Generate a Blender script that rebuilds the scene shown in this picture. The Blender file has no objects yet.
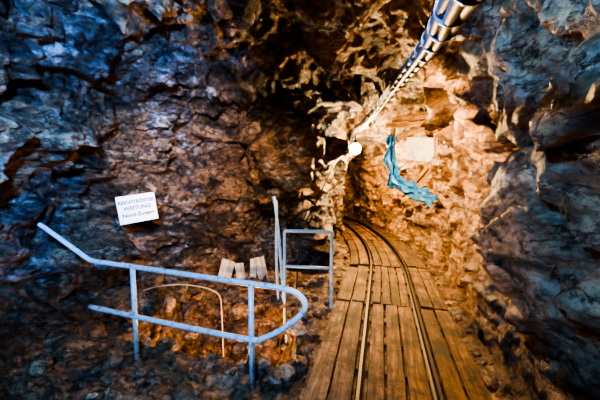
import bpy, bmesh, math, random
import numpy as np
from mathutils import Vector, noise, Matrix
from mathutils.bvhtree import BVHTree
random.seed(7)
S = bpy.context.scene
COL = S.collection

# ------------------------------------------------------------------ helpers
def link(o, parent=None):
    COL.objects.link(o)
    if parent: o.parent = parent
    return o
def mesh_obj(name, verts, faces, mat=None, smooth=False, parent=None, uvs=None):
    me = bpy.data.meshes.new(name)
    me.from_pydata([tuple(v) for v in verts], [], faces)
    if uvs is not None:
        ul = me.uv_layers.new(name='UVMap')
        for l in me.loops: ul.data[l.index].uv = uvs[l.vertex_index]
    if smooth:
        for p in me.polygons: p.use_smooth = True
    me.update()
    o = bpy.data.objects.new(name, me)
    if mat: me.materials.append(mat)
    return link(o, parent)
def empty(name, loc=(0,0,0)):
    o = bpy.data.objects.new(name, None); o.location = loc; o.empty_display_size=.1
    return link(o)
def catmull(pts, n=10):
    P=[Vector(p) for p in pts]; P=[P[0]*2-P[1]]+P+[P[-1]*2-P[-2]]
    out=[]
    for i in range(1,len(P)-2):
        for k in range(n):
            t=k/n
            out.append(.5*((2*P[i])+(P[i+1]-P[i-1])*t+(2*P[i-1]-5*P[i]+4*P[i+1]-P[i+2])*t*t+(-P[i-1]+3*P[i]-3*P[i+1]+P[i+2])*t**3))
    out.append(P[-2]); return out
def tube_data(path, r, seg=12, closed_ends=True):
    path=[Vector(p) for p in path]; V=[];F=[]
    up=Vector((0,0,1)); n=None
    for i,p in enumerate(path):
        a=path[max(i-1,0)]; b=path[min(i+1,len(path)-1)]
        t=(b-a).normalized()
        if n is None:
            n=t.cross(up)
            if n.length<.1: n=t.cross(Vector((1,0,0)))
            n.normalize()
        else:
            n=(n-t*n.dot(t)).normalized()
        b2=t.cross(n)
        rr = r(i/(len(path)-1)) if callable(r) else r
        for k in range(seg):
            a_=2*math.pi*k/seg
            V.append(p+(n*math.cos(a_)+b2*math.sin(a_))*rr)
    for i in range(len(path)-1):
        for k in range(seg):
            k2=(k+1)%seg
            F.append((i*seg+k,i*seg+k2,(i+1)*seg+k2,(i+1)*seg+k))
    if closed_ends:
        F.append(tuple(range(seg))[::-1]); F.append(tuple((len(path)-1)*seg+k for k in range(seg)))
    return V,F
def merge(parts):
    V=[];F=[]
    for v,f in parts:
        o=len(V); V+=list(v); F+=[tuple(i+o for i in q) for q in f]
    return V,F
def box_data(c, size, rot=None, jit=0):
    c=Vector(c); V=[]
    for z in(-.5,.5):
        for y in(-.5,.5):
            for x in(-.5,.5):
                v=Vector((x*size[0],y*size[1],z*size[2]))+Vector([random.uniform(-jit,jit) for _ in range(3)])
                if rot is not None: v=rot@v
                V.append(c+v)
    F=[(0,2,3,1),(4,5,7,6),(0,1,5,4),(2,6,7,3),(0,4,6,2),(1,3,7,5)]
    return V,F
def bevel(o,w=.004,s=2):
    m=o.modifiers.new('bevel','BEVEL'); m.width=w; m.segments=s; m.limit_method='ANGLE'

# ------------------------------------------------------------------ materials
def newmat(name):
    m=bpy.data.materials.new(name); m.use_nodes=True
    nt=m.node_tree; b=nt.nodes['Principled BSDF']
    return m,nt,b
def N(nt,t,**kw):
    n=nt.nodes.new(t)
    for k,v in kw.items():
        if k in n.inputs: n.inputs[k].default_value=v
        else: setattr(n,k,v)
    return n
def ramp(nt,stops,interp='LINEAR'):
    r=nt.nodes.new('ShaderNodeValToRGB'); r.color_ramp.interpolation=interp
    e=r.color_ramp.elements
    e[0].position=stops[0][0]; e[0].color=(*stops[0][1],1)
    e[1].position=stops[-1][0]; e[1].color=(*stops[-1][1],1)
    for p,c in stops[1:-1]:
        x=e.new(p); x.color=(*c,1)
    return r
def g(v): return (v,v,v)

def rock_mat(name, blue=0.5, seed=0.0, bright=1.0, stain=.85, stops=None, bs=1.0):
    m,nt,b=newmat(name); L=nt.links
    tc=N(nt,'ShaderNodeTexCoord')
    mp=N(nt,'ShaderNodeMapping'); mp.inputs['Location'].default_value=(seed,seed*.7,seed*1.3)
    mp.inputs['Rotation'].default_value=(.3,.5,.3); mp.inputs['Scale'].default_value=(.9,.9,1.6)
    L.new(tc.outputs['Object'],mp.inputs['Vector'])
    n1=N(nt,'ShaderNodeTexNoise',Scale=2.0,Detail=13,Roughness=.72,Distortion=.5); L.new(mp.outputs[0],n1.inputs['Vector'])
    n2=N(nt,'ShaderNodeTexNoise',Scale=6,Detail=12,Roughness=.75,Distortion=.2); L.new(mp.outputs[0],n2.inputs['Vector'])
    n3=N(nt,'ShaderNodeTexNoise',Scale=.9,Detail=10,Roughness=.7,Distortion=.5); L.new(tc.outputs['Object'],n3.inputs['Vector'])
    st = stops or [(.30,(.03,.022,.018)),(.40,(.10,.058,.036)),(.47,(.33,.20,.11)),(.52,(.05,.035,.028)),(.58,(.42,.28,.17)),(.64,(.62,.47,.32)),(.72,(.12,.075,.05))]
    r1=ramp(nt,st); L.new(n1.outputs['Fac'],r1.inputs[0])
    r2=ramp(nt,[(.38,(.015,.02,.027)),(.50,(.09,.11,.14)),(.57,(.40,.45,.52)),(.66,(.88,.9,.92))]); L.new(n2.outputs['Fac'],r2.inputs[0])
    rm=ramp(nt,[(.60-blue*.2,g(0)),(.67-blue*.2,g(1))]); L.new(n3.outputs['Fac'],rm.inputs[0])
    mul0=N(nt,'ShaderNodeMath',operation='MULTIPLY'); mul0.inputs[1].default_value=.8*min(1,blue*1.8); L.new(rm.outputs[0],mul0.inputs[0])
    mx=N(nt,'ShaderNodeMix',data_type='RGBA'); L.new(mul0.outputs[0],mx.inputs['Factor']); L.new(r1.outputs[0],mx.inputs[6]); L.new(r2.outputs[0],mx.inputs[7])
    n4=N(nt,'ShaderNodeTexNoise',Scale=18,Detail=9,Roughness=.8); L.new(tc.outputs['Object'],n4.inputs['Vector'])
    r4=ramp(nt,[(.38,g(.12)),(.54,g(1.2))]); L.new(n4.outputs['Fac'],r4.inputs[0])
    mm=N(nt,'ShaderNodeMix',data_type='RGBA',blend_type='MULTIPLY'); mm.inputs['Factor'].default_value=.8
    L.new(mx.outputs[2],mm.inputs[6]); L.new(r4.outputs[0],mm.inputs[7])
    n5=N(nt,'ShaderNodeTexNoise',Scale=1.25,Detail=12,Roughness=.72,Distortion=.7); L.new(mp.outputs[0],n5.inputs['Vector'])
    r6=ramp(nt,[(.44,g(.07)),(.55,g(1))]); L.new(n5.outputs['Fac'],r6.inputs[0])
    m6=N(nt,'ShaderNodeMix',data_type='RGBA',blend_type='MULTIPLY'); m6.inputs['Factor'].default_value=stain
    L.new(mm.outputs[2],m6.inputs[6]); L.new(r6.outputs[0],m6.inputs[7])
    n7=N(nt,'ShaderNodeTexNoise',Scale=2.6,Detail=7,Roughness=.6,Distortion=.3); L.new(mp.outputs[0],n7.inputs['Vector'])
    s7=N(nt,'ShaderNodeMath',operation='SUBTRACT'); s7.inputs[1].default_value=.5; L.new(n7.outputs['Fac'],s7.inputs[0])
    a7=N(nt,'ShaderNodeMath',operation='ABSOLUTE'); L.new(s7.outputs[0],a7.inputs[0])
    r7=ramp(nt,[(0,g(.08)),(.014,g(1))]); L.new(a7.outputs[0],r7.inputs[0])
    m7=N(nt,'ShaderNodeMix',data_type='RGBA',blend_type='MULTIPLY'); m7.inputs['Factor'].default_value=.8
    L.new(m6.outputs[2],m7.inputs[6]); L.new(r7.outputs[0],m7.inputs[7])
    hs=N(nt,'ShaderNodeHueSaturation'); hs.inputs['Value'].default_value=bright; L.new(m7.outputs[2],hs.inputs['Color'])
    L.new(hs.outputs[0],b.inputs['Base Color'])
    rr=ramp(nt,[(.38,g(.22)),(.62,g(.6))]); L.new(n2.outputs['Fac'],rr.inputs[0]); L.new(rr.outputs[0],b.inputs['Roughness'])
    b1=N(nt,'ShaderNodeBump',Strength=1.0,Distance=.10*bs); L.new(n2.outputs['Fac'],b1.inputs['Height'])
    b2=N(nt,'ShaderNodeBump',Strength=1.0,Distance=.035*bs); L.new(n4.outputs['Fac'],b2.inputs['Height']); L.new(b1.outputs[0],b2.inputs['Normal'])
    b3=N(nt,'ShaderNodeBump',Strength=.8,Distance=.03); L.new(r7.outputs[0],b3.inputs['Height']); L.new(b2.outputs[0],b3.inputs['Normal'])
    L.new(b3.outputs[0],b.inputs['Normal'])
    return m
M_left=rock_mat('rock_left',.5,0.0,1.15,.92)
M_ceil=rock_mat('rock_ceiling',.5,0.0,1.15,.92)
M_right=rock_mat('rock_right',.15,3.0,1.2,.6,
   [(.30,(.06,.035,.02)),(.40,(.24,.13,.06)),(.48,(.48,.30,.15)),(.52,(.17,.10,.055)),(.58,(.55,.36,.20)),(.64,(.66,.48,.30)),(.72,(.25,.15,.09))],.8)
M_floor=rock_mat('rock_floor',.25,5.0,1.0,.5)
M_rub=rock_mat('rubble_rock',.35,8.0,1.3,.3)

def wood_mat(name,c1,c2,c3,rough=.75,dirt=.85):
    m,nt,b=newmat(name); L=nt.links
    uv=N(nt,'ShaderNodeUVMap'); mp=N(nt,'ShaderNodeMapping'); mp.inputs['Scale'].default_value=(1.0,12,1)
    L.new(uv.outputs[0],mp.inputs['Vector'])
    n=N(nt,'ShaderNodeTexNoise',Scale=2.2,Detail=10,Roughness=.72,Distortion=.6); L.new(mp.outputs[0],n.inputs['Vector'])
    r=ramp(nt,[(.34,c1),(.5,c2),(.66,c3)]); L.new(n.outputs['Fac'],r.inputs[0])
    tc=N(nt,'ShaderNodeTexCoord'); n2=N(nt,'ShaderNodeTexNoise',Scale=3.2,Detail=12,Roughness=.78,Distortion=.4); L.new(tc.outputs['Object'],n2.inputs['Vector'])
    r2=ramp(nt,[(.42,g(.10)),(.56,g(1.1))]); L.new(n2.outputs['Fac'],r2.inputs[0])
    mm=N(nt,'ShaderNodeMix',data_type='RGBA',blend_type='MULTIPLY'); mm.inputs['Factor'].default_value=dirt
    L.new(r.outputs[0],mm.inputs[6]); L.new(r2.outputs[0],mm.inputs[7])
    mp3=N(nt,'ShaderNodeMapping'); mp3.inputs['Scale'].default_value=(.12,.9,1); L.new(uv.outputs[0],mp3.inputs['Vector'])
    n3=N(nt,'ShaderNodeTexNoise',Scale=1.0,Detail=2); L.new(mp3.outputs[0],n3.inputs['Vector'])
    r3=ramp(nt,[(.35,g(.45)),(.65,g(1.15))]); L.new(n3.outputs['Fac'],r3.inputs[0])
    m3=N(nt,'ShaderNodeMix',data_type='RGBA',blend_type='MULTIPLY'); m3.inputs['Factor'].default_value=1
    L.new(mm.outputs[2],m3.inputs[6]); L.new(r3.outputs[0],m3.inputs[7]); L.new(m3.outputs[2],b.inputs['Base Color'])
    b.inputs['Roughness'].default_value=rough
    bp=N(nt,'ShaderNodeBump',Strength=.9,Distance=.02); L.new(n.outputs['Fac'],bp.inputs['Height']); 
    bp2=N(nt,'ShaderNodeBump',Strength=.6,Distance=.03); L.new(n2.outputs['Fac'],bp2.inputs['Height']); L.new(bp.outputs[0],bp2.inputs['Normal']); L.new(bp2.outputs[0],b.inputs['Normal'])
    return m
M_wood=wood_mat('plank_wood',(.03,.016,.008),(.16,.085,.035),(.36,.21,.10),.65,.9)
M_wood2=wood_mat('pale_timber',(.3,.26,.22),(.6,.55,.48),(.8,.76,.68),.7,.4)
M_wood3=wood_mat('timber_prop',(.06,.03,.012),(.24,.125,.045),(.45,.26,.1),.7,.6)

def paint_mat(name,col,dirt,rough=.45,metal=0.0,scale=18,thr=.55):
    m,nt,b=newmat(name); L=nt.links
    tc=N(nt,'ShaderNodeTexCoord'); n=N(nt,'ShaderNodeTexNoise',Scale=scale,Detail=8,Roughness=.7); L.new(tc.outputs['Object'],n.inputs['Vector'])
    r=ramp(nt,[(1-thr-.08,dirt),(1-thr+.04,col)]); L.new(n.outputs['Fac'],r.inputs[0]); L.new(r.outputs[0],b.inputs['Base Color'])
    b.inputs['Roughness'].default_value=rough; b.inputs['Metallic'].default_value=metal
    bp=N(nt,'ShaderNodeBump',Strength=.3,Distance=.003); L.new(n.outputs['Fac'],bp.inputs['Height']); L.new(bp.outputs[0],b.inputs['Normal'])
    return m
M_rail=paint_mat('galvanised_rail',(.50,.62,.74),(.14,.19,.25),.4,.1,24,.56)
M_rail2=paint_mat('blue_painted_rail',(.26,.44,.62),(.07,.12,.2),.45,.1,30,.58)
M_steel=paint_mat('rusty_track_steel',(.025,.018,.013),(.015,.01,.008),.5,.35,20,.5)
M_cable=paint_mat('black_cable',(.010,.014,.02),(.05,.06,.08),.5,.0,30,.55)
M_tie=paint_mat('cable_tie',(.10,.12,.15),(.04,.04,.05),.4,.3)
M_sign=paint_mat('sign_plate',(.82,.84,.86),(.6,.6,.6),.5,0,9,.72)
M_black=paint_mat('sign_lettering',(.004,.004,.004),(.006,.006,.006),.9)
M_teal=paint_mat('blue_tarp',(.012,.13,.40),(.004,.04,.13),.4,0,9,.5)
M_white=paint_mat('white_hose',(.42,.36,.30),(.2,.15,.1),.5,0,12,.6)
M_grey=paint_mat('grey_panel',(.34,.38,.47),(.18,.18,.2),.6,0,6,.55)
M_plant=paint_mat('dry_root',(.22,.12,.025),(.08,.045,.012),.9)
M_dark=paint_mat('dark_socket',(.03,.03,.03),(.05,.05,.05),.4)
mb,nt,b=newmat('lamp_glass'); b.inputs['Emission Color'].default_value=(1,.84,.55,1); b.inputs['Emission Strength'].default_value=300
M_bulb=mb

# ------------------------------------------------------------------ rock noise
def facet(p,sc,seed=0,warp=.45,bl=.08):
    q=Vector((p[0]*sc+seed,p[1]*sc-seed,p[2]*sc*1.3+seed*.5))
    q=q+noise.noise_vector(q*.7)*warp
    d,pts=noise.voronoi(q)
    def val(c):
        gr=noise.noise_vector(Vector(c)*7.31+Vector((3.1,1.7,9.2)))
        return gr.dot(q-Vector(c))*1.6+gr.x*.5
    w=min(1,(d[1]-d[0])/bl)
    return val(pts[0])*(.5+.5*w)+val(pts[1])*(.5-.5*w)
def rockdisp(p,amp=1.0):
    P_=Vector(p)
    v=noise.noise(P_*.9)*.28
    v+=facet(p,1.0,0)*.36
    v+=facet(p,2.3,31)*.24
    v+=facet(p,5.0,11)*.12
    v+=facet(p,11.0,23)*.045
    wv=noise.noise_vector(P_*.6)
    st=(P_.z*1.6+P_.x*.45+P_.y*.3+wv.x*1.6)*3.2
    st=abs(((st)%2)-1)
    v+=(st**2)*.12*(.5+noise.noise(P_*1.2+Vector((9,3,1))))
    v+=(noise.ridged_multi_fractal(P_*2.5,.8,2.1,6,1.0,2.0)-1.0)*.045
    return v*amp

# ------------------------------------------------------------------ tunnel shell
secs=[((-2.6,-3.0),(.7,-3.2),3.0,2.6),
      ((-2.75,-1.0),(.9,-1.0),3.2,2.6),
      ((-2.85,1.0),(1.25,.8),3.3,2.6),
      ((-2.85,2.4),(1.50,1.7),3.35,2.7),
      ((-2.55,3.3),(1.70,2.4),3.35,2.8),
      ((-2.05,4.2),(1.96,3.1),3.35,2.9),
      ((-1.35,4.85),(2.20,3.7),3.3,3.0),
      ((-.60,4.95),(2.32,4.25),3.2,3.2),
      ((.08,4.95),(2.38,4.7),3.1,3.2),
      ((.42,5.30),(2.62,5.0),3.1,3.2),
      ((.56,5.9),(3.15,5.6),3.1,3.2),
      ((.72,6.7),(3.1,6.8),2.95,3.0),
      ((1.0,8.0),(2.55,8.0),2.6,2.8),
      ((1.10,9.5),(2.3,9.6),2.5,2.6),
      ((.7,11.2),(2.0,11.8),2.5,2.6),
      ((-.2,12.5),(1.2,13.4),2.5,2.6)]
ctrl=[Vector((a[0],a[1],0)) for a,b_,h,n_ in secs]; ctrR=[Vector((b_[0],b_[1],0)) for a,b_,h,n_ in secs]
ctrH=[Vector((h,n_,0)) for a,b_,h,n_ in secs]
PER=44
Lc=catmull(ctrl,PER); Rc=catmull(ctrR,PER); Hc=catmull(ctrH,PER)
NS=len(Lc); NA=400
P=np.zeros((NS,NA,3))
for i in range(NS):
    l=Lc[i]; r=Rc[i]; h=Hc[i].x; n_=Hc[i].y
    mid=(l+r)/2; half=(r-l)/2
    ph=np.linspace(0,math.pi,600)
    w=-np.sign(np.cos(ph))*np.abs(np.cos(ph))**(2/n_); zz=np.sin(ph)**(2/n_)*(h+.4)-.4
    hx=half.length
    dl=np.sqrt(np.diff(w*hx)**2+np.diff(zz)**2); al=np.concatenate([[0],np.cumsum(dl)]); al/=al[-1]
    t=np.linspace(0,1,NA); w2=np.interp(t,al,w); z2=np.interp(t,al,zz)
    P[i,:,0]=mid.x+half.x*w2; P[i,:,1]=mid.y+half.y*w2; P[i,:,2]=z2
def sst(a,b_,x): t=np.clip((x-a)/(b_-a),0,1); return t*t*(3-2*t)
X_,Y_,Z_=P[...,0].copy(),P[...,1].copy(),P[...,2].copy()
half_mask=(np.arange(NA)[None,:]>NA//2)
P[...,0]-=.55*sst(1.40,1.05,Z_)*sst(5.0,5.5,Y_)*sst(7.4,6.6,Y_)*half_mask
def gb(c,r): return np.exp(-(((X_-c[0])/r[0])**2+((Y_-c[1])/r[1])**2+((Z_-c[2])/r[2])**2))
lm=~half_mask
P[...,1]-=.75*gb((-.15,4.85,1.95),(.40,.8,.6))*lm
P[...,1]+=1.1*gb((-.50,4.9,.65),(.45,.8,.50))*lm
P[...,1]-=.35*gb((-1.5,4.7,1.3),(.5,.8,.5))*lm
P[...,1]+=.45*gb((-.95,4.9,2.0),(.25,.8,.6))*lm
P[...,2]-=.40*gb((-.4,4.2,3.1),(1.3,.5,.6))
P[...,0]+=.30*gb((1.75,2.25,1.7),(.8,.18,.9))*half_mask
P[...,0]-=.16*gb((1.6,1.75,2.4),(.8,.35,.6))*half_mask
P[...,0]+=.30*gb((1.5,1.8,1.75),(.8,.5,.10))*half_mask
P[...,0]-=.14*gb((1.5,1.7,1.0),(.8,.35,.45))*half_mask
dS=np.gradient(P,axis=0); dA=np.gradient(P,axis=1)
nrm=np.cross(dA,dS); nrm/=np.linalg.norm(nrm,axis=2)[...,None]+1e-9
cen=(P.mean(axis=1)); cen[:,2]=1.2
sgn=np.sign(((cen[:,None,:]-P)*nrm).sum(axis=2)); 
nrm*=np.where(sgn.mean()>0,1,-1)
Q=P.copy()
for i in range(NS):
    for j in range(NA):
        p=P[i,j]
        edge=1.0 if p[1]<5.0 else max(.5,1-(p[1]-5.0)*1.2)
        if j>NA//2:
            edge=min(edge,.65)
            if p[2]<.5: edge*=.5
        Q[i,j]=p+nrm[i,j]*(rockdisp(p)*edge)
def grid_obj(name,j0,j1,mat):
    sub=Q[:,j0:j1+1]; n=j1-j0+1
    V=sub.reshape(-1,3).tolist()
    F=[]
    for i in range(NS-1):
        for j in range(n-1):
            F.append((i*n+j,i*n+j+1,(i+1)*n+j+1,(i+1)*n+j))
    return mesh_obj(name,V,F,mat,smooth=True)
jl=int(NA*.33); jr=int(NA*.60)
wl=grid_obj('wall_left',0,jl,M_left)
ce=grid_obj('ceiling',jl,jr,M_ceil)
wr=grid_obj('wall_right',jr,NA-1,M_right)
def cap(name,i):
    V=[tuple(v) for v in Q[i]]; c=len(V); V.append((float(cen[i][0]),float(cen[i][1]),1.2))
    F=[(k,k+1,c) for k in range(c-1)]
    mesh_obj(name,V,F,M_left)
cap('wall_back',0); cap('wall_end',NS-1)

# ------------------------------------------------------------------ ground with shaft
pit=[(-1.75,2.85),(-1.1,2.62),(-.25,2.38),(.0,2.9),(-.05,3.6),(-.3,4.25),(-1.0,4.45),(-1.7,4.1)]
def pit_sd(x,y):
    inside=False; d=9
    n=len(pit)
    for i in range(n):
        ax,ay=pit[i]; bx,by=pit[(i+1)%n]
        ex,ey=bx-ax,by-ay; t=max(0,min(1,((x-ax)*ex+(y-ay)*ey)/(ex*ex+ey*ey)))
        d=min(d,math.hypot(x-ax-ex*t,y-ay-ey*t))
        if (ay>y)!=(by>y) and x<(bx-ax)*(y-ay)/(by-ay)+ax: inside=not inside
    return -d if inside else d
cpts=[(.10,-1.5),(.14,-.2),(.38,.8),(.70,2.0),(.97,3.0),(1.24,4.0),(1.50,5.0),(1.68,6.0),(1.78,7.0),(1.80,8.0),(1.72,9.5),(1.35,11.2)]
CL=[Vector((x,y,0)) for x,y in cpts]; CLs=catmull(CL,24)
cum=[0]
for i in range(1,len(CLs)): cum.append(cum[-1]+(CLs[i]-CLs[i-1]).length)
TOT=cum[-1]
def cl_at(s):
    s=max(0,min(TOT-1e-4,s))
    lo=int(np.searchsorted(cum,s))-1; lo=max(0,min(len(CLs)-2,lo))
    t=(s-cum[lo])/(cum[lo+1]-cum[lo]); p=CLs[lo].lerp(CLs[lo+1],t)
    a=CLs[max(lo-1,0)]; b_=CLs[min(lo+2,len(CLs)-1)]; d=(b_-a).normalized()
    return p,d,Vector((d.y,-d.x,0))
clx=np.array([p.x for p in CLs]); cly=np.array([p.y for p in CLs])
def ground(x,y):
    dtrack=abs(x-np.interp(y,cly,clx))
    k=min(1,max(0,(dtrack-.55)/.3))
    z=-.06+k*(.04+noise.noise(Vector((x*1.7,y*1.7,0)))*.08+facet((x,y,0),2.5,5)*.12+facet((x,y,0),7,9)*.05)
    z+=max(0,-x-1.75)**1.3*.45
    if -2.4<x<.6 and 1.9<y<5:
        sd=pit_sd(x,y)+facet((x,y,.3),2.2,3)*.10+facet((x,y,.3),6,4)*.03
        if sd<0:
            dep=min(1.6,(-sd)*4.5)
            z-=dep*(1+.25*facet((x,y,0),3,8))+0.0
    return z
xs=np.arange(-3.4,3.4,.03); ys=np.concatenate([np.arange(-3.2,1.4,.08),np.arange(1.4,5.2,.028),np.arange(5.2,13.5,.07)])
V=[];F=[]
for y in ys:
    for x in xs: V.append((x,y,ground(x,y)))
nx=len(xs)
for i in range(len(ys)-1):
    for j in range(nx-1):
        F.append((i*nx+j,i*nx+j+1,(i+1)*nx+j+1,(i+1)*nx+j))
V2=[]
for v in V:
    x,y,z=v
    if z<-.15:
        k=min(1,(-z-.15)*3)
        x+=facet((x,y,z),3,2)*.12*k; y+=facet((x,y,z),3,6)*.28*k+facet((x,y,z),7,6)*.09*k
    V2.append((x,y,z))
fl=mesh_obj('floor',V2,F,M_floor,smooth=True)

# ------------------------------------------------------------------ plank walkway + mine rails
def strip(s0,s1,o0,o1,z0,z1,skew=0,n=None,tilt=0):
    n=n or max(2,int((s1-s0)/.25)); Vv=[];Ff=[];U=[]
    ru=random.uniform(0,50); rv=random.uniform(0,50)
    for i in range(n+1):
        s=s0+(s1-s0)*i/n; p,d,r=cl_at(s); sk=skew*(i/n-.5)
        for o,z in((o0,z0),(o1,z0+tilt),(o1,z1+tilt),(o0,z1)):
            q=p+r*(o+sk); Vv.append((q.x,q.y,z)); U.append((ru+s,rv+o+z))
    for i in range(n):
        a=i*4
        for k in range(4):
            k2=(k+1)%4; Ff.append((a+k,a+4+k,a+4+k2,a+k2))
    Ff.append((0,1,2,3)); a=n*4; Ff.append((a+3,a+2,a+1,a))
    return Vv,Ff,U
Vs=[];Fs=[];Us=[]
def addstrip(*a,**k):
    v,f,u=strip(*a,**k); o=len(Vs); Vs.extend(v); Fs.extend([tuple(i+o for i in q) for q in f]); Us.extend(u)
s_y=lambda y: float(np.interp(y,cly,cum))
R_=random.uniform
secsS=[(s_y(-1.2),s_y(1.6)),(s_y(1.6),s_y(3.55)),(s_y(3.55),s_y(5.1)),(s_y(5.1),s_y(7.2)),(s_y(7.2),s_y(10.5))]
for k,(a,b_) in enumerate(secsS):
    inner=[-.235,-.085,.07,.235] if k%2 else [-.235,-.12,.0,.12,.235]
    for i in range(len(inner)-1):
        z=.015+R_(-.012,.012)
        addstrip(a+.01+R_(0,.03),b_-.012-R_(0,.03),inner[i]+R_(.006,.014),inner[i+1]-R_(.006,.014),z-.035,z,skew=R_(-.01,.01),tilt=R_(-.008,.008))
    w=R_(-.02,.02)
    for o0,o1 in((-.66+w,-.50),(-.485,-.33)):
        z=.03+R_(-.014,.014); e=R_(-.22,.12) if k in(1,2) else 0
        if o0<-.6 and k==2: e-= .25
        addstrip(a+.012,b_+e*.4-.02,o0,o1,z-.04,z,skew=R_(-.03,.01),tilt=R_(-.012,.012))
    for o0,o1 in((.33,.47),(.488,.64)):
        z=.03+R_(-.012,.012)
        addstrip(a+.012,b_-.015-R_(0,.05),o0,o1,z-.04,z,skew=R_(-.015,.01),tilt=R_(-.01,.01))
for i in range(30):
    s=.3+i*.45
    if s<TOT-.3: addstrip(s,s+.12,-.7,.66,-.10,-.03,n=1)
wk=mesh_obj('plank_walkway',Vs,Fs,M_wood,uvs=Us); bevel(wk,.005,1)
def rail_profile(off):
    pr=[(-.03,-.028),(.03,-.028),(.03,-.022),(.008,-.012),(.008,.035),(.017,.045),(.017,.07),(.012,.075),(-.012,.075),(-.017,.07),(-.017,.045),(-.008,.035),(-.008,-.012),(-.03,-.022)]
    Vv=[];Ff=[];n=150
    for i in range(n+1):
        p,d,r=cl_at(TOT*i/n)
        for x,z in pr:
            q=p+r*(off+x); Vv.append((q.x,q.y,z))
    m=len(pr)
    for i in range(n):
        for k in range(m):
            k2=(k+1)%m; Ff.append((i*m+k,i*m+k2,(i+1)*m+k2,(i+1)*m+k))
    return Vv,Ff
trk=empty('mine_rail_track')
for nm,o in(('rail_1',-.28),('rail_2',.28)):
    v,f=rail_profile(o); mesh_obj(nm,v,f,M_steel,parent=trk)

# ------------------------------------------------------------------ railings
def tube(name,pts,r,mat,parent=None,smooth_n=0,seg=14):
    path=catmull(pts,smooth_n) if smooth_n else pts
    v,f=tube_data(path,r,seg); o=mesh_obj(name,v,f,mat,smooth=True,parent=parent); return o
rl=empty('steel_pipe_railing')
def rp(s,z): return Vector((-.366-1.064*s,2.17+.336*s,z))
top=[rp(2.0,1.13),rp(1.92,1.09),rp(1.6,.92),rp(1.48,.855),rp(1.40,.83),rp(1.2,.825),rp(.6,.81),rp(0,.795),rp(-.22,.79),rp(-.33,.76),rp(-.38,.69),rp(-.34,.60),rp(-.22,.48),rp(-.08,.385),rp(0,.36),rp(.5,.365),rp(1,.38),rp(1.47,.395)]
tube('handrail_loop',top,.021,M_rail,rl,8)
for nm,s,zt in(('post_1',1.0,.83),('post_2',0,.80)):
    z0=ground(rp(s,0).x,rp(s,0).y)-.03
    tube(nm,[rp(s,z0),rp(s,zt)],.021,M_rail,rl)
r2=empty('steel_pipe_railing.001')
A=Vector((-.19,3.62,0));B=Vector((.38,3.56,0))
def ab(t,z): q=A.lerp(B,t); return Vector((q.x,q.y,z))
tube('guard_frame',[ab(0,-.35),ab(0,.5),ab(0,.88),ab(.01,.91),ab(.05,.92),ab(.5,.92),ab(.95,.92),ab(.99,.91),ab(1,.88),ab(1,.4),ab(1,-.1)],.020,M_rail2,r2,6)
tube('mid_rail',[ab(0,.48),ab(1,.47)],.018,M_rail2,r2)
lad=empty('shaft_ladder')
for k,(dx,dy) in enumerate(((0,0),(-.10,.36))):
    tube('stile_%d'%(k+1),[(-.33+dx*.2,3.75+dy,1.33-.08*k),(-.30+dx*.2,3.72+dy,1.15),(-.22+dx,3.66+dy,.3),(-.12+dx,3.6+dy,-1.2)],.019,M_rail2,lad,6)
for k in range(7):
    z=-1.1+k*.27; t=(z+1.2)/2.5
    a=Vector((-.12-.14*t,3.6+.07*t,z)); tube('rung_%d'%k,[a,a+Vector((-.08,.36,0))],.011,M_rail2,lad)

# ------------------------------------------------------------------ BVH of rock
def bvh(o):
    return BVHTree.FromPolygons([v.co.copy() for v in o.data.vertices],[tuple(p.vertices) for p in o.data.polygons])
BL=bvh(wl); BC=bvh(ce); BR=bvh(wr); BF=bvh(fl)
def hit(o,d,trees=None):
    best=None; o=Vector(o); d=Vector(d).normalized()
    for B_ in(trees or (BL,BC,BR)):
        h=B_.ray_cast(o,d)
        if h[0] is not None and (best is None or h[3]<best[3]): best=h
    return best
sp=Vector((-1.89,3.47,1.215))
sg=empty('information_sign',sp)
sg.rotation_euler=(math.radians(90),math.radians(-7),math.radians(34))
v,f=box_data((0,0,0),(.40,.32,.008)); po=mesh_obj('plate',v,f,M_sign,parent=sg); bevel(po,.003,2)
for k,(t,sz,y) in enumerate((('REICHTRÖSTER',.047,.066),('WEITUNG',.054,-.008),('Nord-Zugang',.052,-.085))):
    cu=bpy.data.curves.new('text%d'%k,'FONT'); cu.body=t; cu.size=sz*1.15; cu.align_x='CENTER'; cu.extrude=.001; cu.materials.append(M_black); cu.offset=.0018
    o=bpy.data.objects.new('lettering_%d'%(k+1),cu); link(o,sg); o.location=(0,y,.0055)
for k,(x,y) in enumerate(((-.18,.14),(.18,.14),(-.18,-.14),(.18,-.14))):
    v,f=tube_data([(x,y,-.6),(x,y,.008)],.006,8); mesh_obj('bolt_%d'%(k+1),v,f,M_dark,parent=sg)

# ------------------------------------------------------------------ cable bundle under roof
cb=empty('cable_bundle')
cpath=catmull([(.10,-2.0,2.1),(.18,-.8,2.0),(.26,.1,1.93),(.30,.48,1.94),(.35,.70,1.985),(.477,1.14,2.075),(.667,2.06,2.23),(.78,3.06,2.27),(.88,4.3,2.31),(1.0,5.6,2.42),(1.2,7.5,2.3),(1.4,9.5,2.2)],16)
def frame(path,i):
    a=path[max(i-1,0)];b_=path[min(i+1,len(path)-1)]; t=(b_-a).normalized(); n=t.cross(Vector((0,0,1))).normalized(); return t,n,n.cross(t)
offs=[(0,0,.02)]+[(math.cos(a)*.026,math.sin(a)*.026,.0165) for a in [k*math.pi/3 for k in range(6)]]
for k,(ox,oz,r) in enumerate(offs):
    pth=[]
    for i,p in enumerate(cpath):
        t,n,u=frame(cpath,i); tw=i*.035; c,s_=math.cos(tw),math.sin(tw)
        pth.append(p+n*(ox*c-oz*s_)+u*(ox*s_+oz*c))
    tube('cable_%d'%(k+1),pth,r,M_cable,cb,0,10)
parts=[]; acc=0
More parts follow.
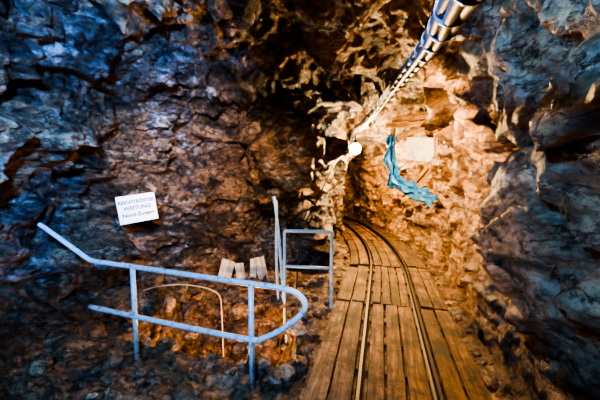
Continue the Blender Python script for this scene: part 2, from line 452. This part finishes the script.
for i in range(1,len(cpath)):
    acc+=(cpath[i]-cpath[i-1]).length
    if acc>.16:
        acc=0; t,n,u=frame(cpath,i); parts.append(tube_data([cpath[i]-t*.004,cpath[i]+t*.004],.044,16))
v,f=merge(parts); mesh_obj('ties',v,f,M_tie,parent=cb)
parts=[]
for i in (140,160):
    p=cpath[i]; h=hit(p,(0,0,1))
    if h: parts.append(tube_data([p,h[0]+Vector((0,0,.05))],.006,6))
if parts:
    v,f=merge(parts); mesh_obj('hangers',v,f,M_dark,parent=cb)
dc=[(1.0,5.6,2.38),(.85,5.2,2.05),(.55,4.6,1.8),(.36,4.2,1.5),(.2,4.0,1.2),(.05,3.95,.9),(-.02,3.9,.5),(-.05,3.85,.0)]
tube('drop_cable',dc,.010,M_cable,cb,10,8)

# ------------------------------------------------------------------ globe lamp hanging below the cable
lp=empty('mine_lamp',(.93,5.10,2.05))
def lathe(prof,seg=24):
    V=[];F=[]
    for r,z in prof:
        for k in range(seg): a=2*math.pi*k/seg; V.append((r*math.cos(a),r*math.sin(a),z))
    for i in range(len(prof)-1):
        for k in range(seg): k2=(k+1)%seg; F.append((i*seg+k,i*seg+k2,(i+1)*seg+k2,(i+1)*seg+k))
    return V,F
v,f=lathe([(.001,-.10),(.04,-.093),(.075,-.07),(.09,-.03),(.09,.0),(.075,.04),(.045,.07),(.035,.08)]); mesh_obj('globe',v,f,M_bulb,True,lp)
v,f=lathe([(.001,.26),(.010,.26),(.010,.14),(.035,.13),(.045,.09),(.045,.07),(.035,.068)]); mesh_obj('socket',v,f,M_dark,True,lp)

# ------------------------------------------------------------------ timber framed niche on right wall
nf=empty('timber_frame',(2.25,6.05,0)); nf.rotation_euler=(0,0,math.atan2(-1.1,.5))
def wbox(name,c,size,mat,parent,rot=None,bv=.006):
    v,f=box_data((0,0,0),size,None,.004); 
    L_=max(range(3),key=lambda k:size[k]); u=[(q[L_],q[(L_+1)%3]+q[(L_+2)%3]) for q in v]
    o=mesh_obj(name,v,f,mat,parent=parent,uvs=u); o.location=c
    if rot: o.rotation_euler=rot
    bevel(o,bv,2); return o
wbox('post_1',(.60,0,2.05),(.10,.09,1.50),M_wood3,nf,(0,-.04,0))
wbox('post_2',(-.60,0,1.95),(.08,.08,1.3),M_wood3,nf,(0,.03,0))
wbox('lintel',(0,0,2.60),(1.55,.11,.10),M_wood3,nf,(0,.10,0))
wbox('header_plank',(-.05,-.04,2.44),(1.4,.03,.11),M_wood3,nf,(0,-.18,0))
wbox('header_plank_2',(0,.08,2.76),(1.4,.03,.13),M_wood3,nf,(0,.05,0))
wbox('panel',(.16,.12,2.10),(.90,.03,.46),M_grey,nf,(.1,.12,0))
wbox('sill',(.05,.05,1.33),(1.35,.16,.06),M_wood3,nf,(0,.05,0))
wbox('back_board_1',(.1,.30,1.55),(1.1,.03,.2),M_wood3,nf,(0,-.05,0))
wbox('diagonal_brace',(.3,-.03,1.62),(.75,.06,.07),M_wood3,nf,(0,-.75,0))
# tarp
pts=catmull([(1.98,6.5,2.44),(1.90,6.35,2.15),(1.90,6.2,1.80),(1.95,6.05,1.52),(2.10,5.8,1.36),(2.28,5.5,1.22),(2.38,5.3,1.12)],12)
V=[];F=[];W=28
for i,p in enumerate(pts):
    t=i/(len(pts)-1); wd=.07+.05*math.sin(t*math.pi)+.03*t
    d=(pts[min(i+1,len(pts)-1)]-pts[max(i-1,0)]).normalized(); side=d.cross(Vector((.2,1,0))).normalized()
    for k in range(W):
        a=k/(W-1)-.5
        q=p+side*a*2*wd*(1+.9*noise.noise(Vector((t*9,2,1 if a>0 else 5))))+Vector((-.02,-.06*math.cos(a*15+t*5)-.10*noise.noise(Vector((k*.22,i*.16,0))),0))+Vector((.05*noise.noise(Vector((k*.3,i*.2,7))),0,.06*noise.noise(Vector((k*.25,i*.16,4)))))
        V.append(q)
for i in range(len(pts)-1):
    for k in range(W-1): F.append((i*W+k,i*W+k+1,(i+1)*W+k+1,(i+1)*W+k))
tp=mesh_obj('plastic_tarp',V,F,M_teal,smooth=True); md=tp.modifiers.new('s','SOLIDIFY'); md.thickness=.008; md2=tp.modifiers.new('ss','SUBSURF'); md2.levels=1; md2.render_levels=1

# ------------------------------------------------------------------ pit details
wp=empty('timber_boards',(-.85,4.45,0))
for k,(x,w,hh,ry) in enumerate(((-.27,.20,.36,.30),(-.06,.13,.30,-.12),(.13,.10,.36,.05),(.25,.15,.38,-.16))):
    wbox('board_%d'%(k+1),(x,.03*k,hh/2-.03),(w,.03,hh),M_wood2,wp,(.15,ry,0))
dbp=empty('fallen_plank',(-.6,4.25,.02))
wbox('plank_1',(0,0,.02),(.9,.13,.035),M_wood3,dbp,(0,.06,.2)); wbox('plank_2',(.1,-.12,.0),(.7,.10,.03),M_wood3,dbp,(0,-.1,-.15))
hs=tube('water_hose',[(-2.25,3.5,.06),(-2.1,3.6,.10),(-1.9,3.72,.16),(-1.6,3.8,.18),(-1.3,3.8,.15),(-1.12,3.78,.10),(-1.04,3.78,.02),(-1.02,3.77,-.15),(-1.01,3.76,-.5),(-1.0,3.74,-1.0)],.008,M_white,None,10,10)

# rubble
parts=[]
def stone(c,r):
    bm=bmesh.new(); bmesh.ops.create_icosphere(bm,subdivisions=2,radius=1)
    sx,sy,sz=[random.uniform(.6,1.2) for _ in range(3)]; sz*=.7
    sd=random.uniform(0,99); R=Matrix.Rotation(random.uniform(0,6),3,'Z')@Matrix.Rotation(random.uniform(-.4,.4),3,'X')
    V=[]
    for v_ in bm.verts:
        d=v_.co.normalized(); k=1+facet(d,1.1,sd)*.45
        V.append(Vector(c)+R@Vector((d.x*sx*r*k,d.y*sy*r*k,d.z*sz*r*k)))
    F=[tuple(x.index for x in f_.verts) for f_ in bm.faces]; bm.free(); return V,F
cnt=0
while cnt<380:
    x=random.uniform(-2.1,.45); y=random.uniform(1.5,4.7)
    c=float(np.interp(y,cly,clx))
    if x>c-.76: continue
    sd=pit_sd(x,y)
    if sd<-.9 : continue
    if sd>.25 and random.random()<.6: continue
    r=random.choice([.02,.03,.03,.04,.05,.07,.09]) 
    if sd<0: r*=1.6
    if y>3.9: r*=1.5
    parts.append(stone((x,y,ground(x,y)+r*.25),r)); cnt+=1
for k in range(160):
    x=R_(-1.7,-.25); z=R_(-1.15,-.05)
    h=hit((x,3.3,z),(R_(-.15,.15),1,0),(BF,))
    if h and h[3]<1.6:
        r=R_(.06,.13); parts.append(stone(h[0]+Vector((0,-r*.15,0)),r))
for k in range(60):
    y=random.uniform(2.0,9); c=float(np.interp(y,cly,clx)); x=c+random.choice([-.78,.74])+random.uniform(-.03,.05)
    r=random.choice([.02,.03,.04,.05]); parts.append(stone((x,y,ground(x,y)+r*.3),r))
v,f=merge(parts); mesh_obj('rubble_stones',v,f,M_rub)

# dry roots on right wall
parts=[]
h=hit((0,0,1.6),(.90,1.0,-.09))
base=h[0]
for k in range(26):
    b0=base+Vector((random.uniform(-.02,.03),random.uniform(-.03,.03),random.uniform(-.10,.02)))
    d=Vector((random.uniform(-.4,.1),random.uniform(-.5,.2),random.uniform(.4,1))).normalized()
    L_=random.uniform(.05,.11); pts=[b0+Vector((.03,.03,0)),b0+d*L_*.5+Vector((0,0,.01)),b0+d*L_+Vector((random.uniform(-.03,.03),random.uniform(-.03,.03),random.uniform(-.03,.02)))]
    parts.append(tube_data(catmull(pts,4),lambda t:.0018*(1-t*.7),5))
v,f=merge(parts); mesh_obj('dry_root_tuft',v,f,M_plant)

# ------------------------------------------------------------------ lights
def point(name,loc,w,col,r=.06):
    l=bpy.data.lights.new(name,'POINT'); l.energy=w; l.color=col; l.shadow_soft_size=r
    o=bpy.data.objects.new(name,l); o.location=loc; return link(o)
def spot(name,loc,tgt,w,col,ang=60,blend=.6,r=.08):
    l=bpy.data.lights.new(name,'SPOT'); l.energy=w; l.color=col; l.spot_size=math.radians(ang); l.spot_blend=blend; l.shadow_soft_size=r
    o=bpy.data.objects.new(name,l); o.location=loc
    o.rotation_euler=(Vector(tgt)-Vector(loc)).to_track_quat('-Z','Y').to_euler(); return link(o)
WARM=(1,.58,.22); BLUE=(.14,.42,1.0)
point('lamp_light',(1.20,5.15,2.0),520,WARM,.05)
point('tunnel_fill',(1.75,7.4,2.1),600,WARM,.06)  # added light without a fixture, brightens the far passage
point('shaft_light',(-.75,3.05,-.40),120,(1,.5,.15),.06)
spot('warm_fill_right',(.1,2.3,2.3),(2.1,3.4,1.6),1100,(1,.56,.22),66,.5)  # unseen warm fill, added to brighten the right buttress
spot('warm_fill_left',(-.3,1.0,2.6),(-1.3,4.4,1.5),1400,(1,.68,.42),52,.9)  # added warm fill out of view, brightens the left wall
spot('warm_fill_walkway',(.2,.2,2.7),(1.0,3.2,0),650,(1,.62,.32),38,.9)  # overhead warm fill added out of view for the planks
spot('cool_fill_left',(-.3,-.3,2.5),(-2.5,2.6,2.6),2900,BLUE,72,.8,.12)  # unseen cool fill added behind the camera for the upper left rock
spot('cool_fill_right',(-.2,.5,2.2),(1.5,1.45,1.7),330,BLUE,70,.7,.10)  # cool fill added out of view, lights the near right wall
spot('cool_fill_floor',(-.6,-.4,2.4),(-.9,2.3,.3),900,(.2,.5,1.0),60,.8,.1)  # added cool fill behind the camera, tints the left floor blue
wd=bpy.data.worlds.new('w'); S.world=wd; wd.use_nodes=True
wd.node_tree.nodes['Background'].inputs[0].default_value=(.05,.08,.14,1); wd.node_tree.nodes['Background'].inputs[1].default_value=.3

# ------------------------------------------------------------------ camera
cd=bpy.data.cameras.new('camera'); cam=bpy.data.objects.new('camera',cd); link(cam)
cd.lens=18; cd.sensor_width=36; cd.clip_start=.02
cam.location=(0,0,1.6); cam.rotation_euler=(math.radians(90-4.76),0,0)
S.camera=cam
try:
    S.view_settings.look='AgX - High Contrast'
except Exception as e: print(e)
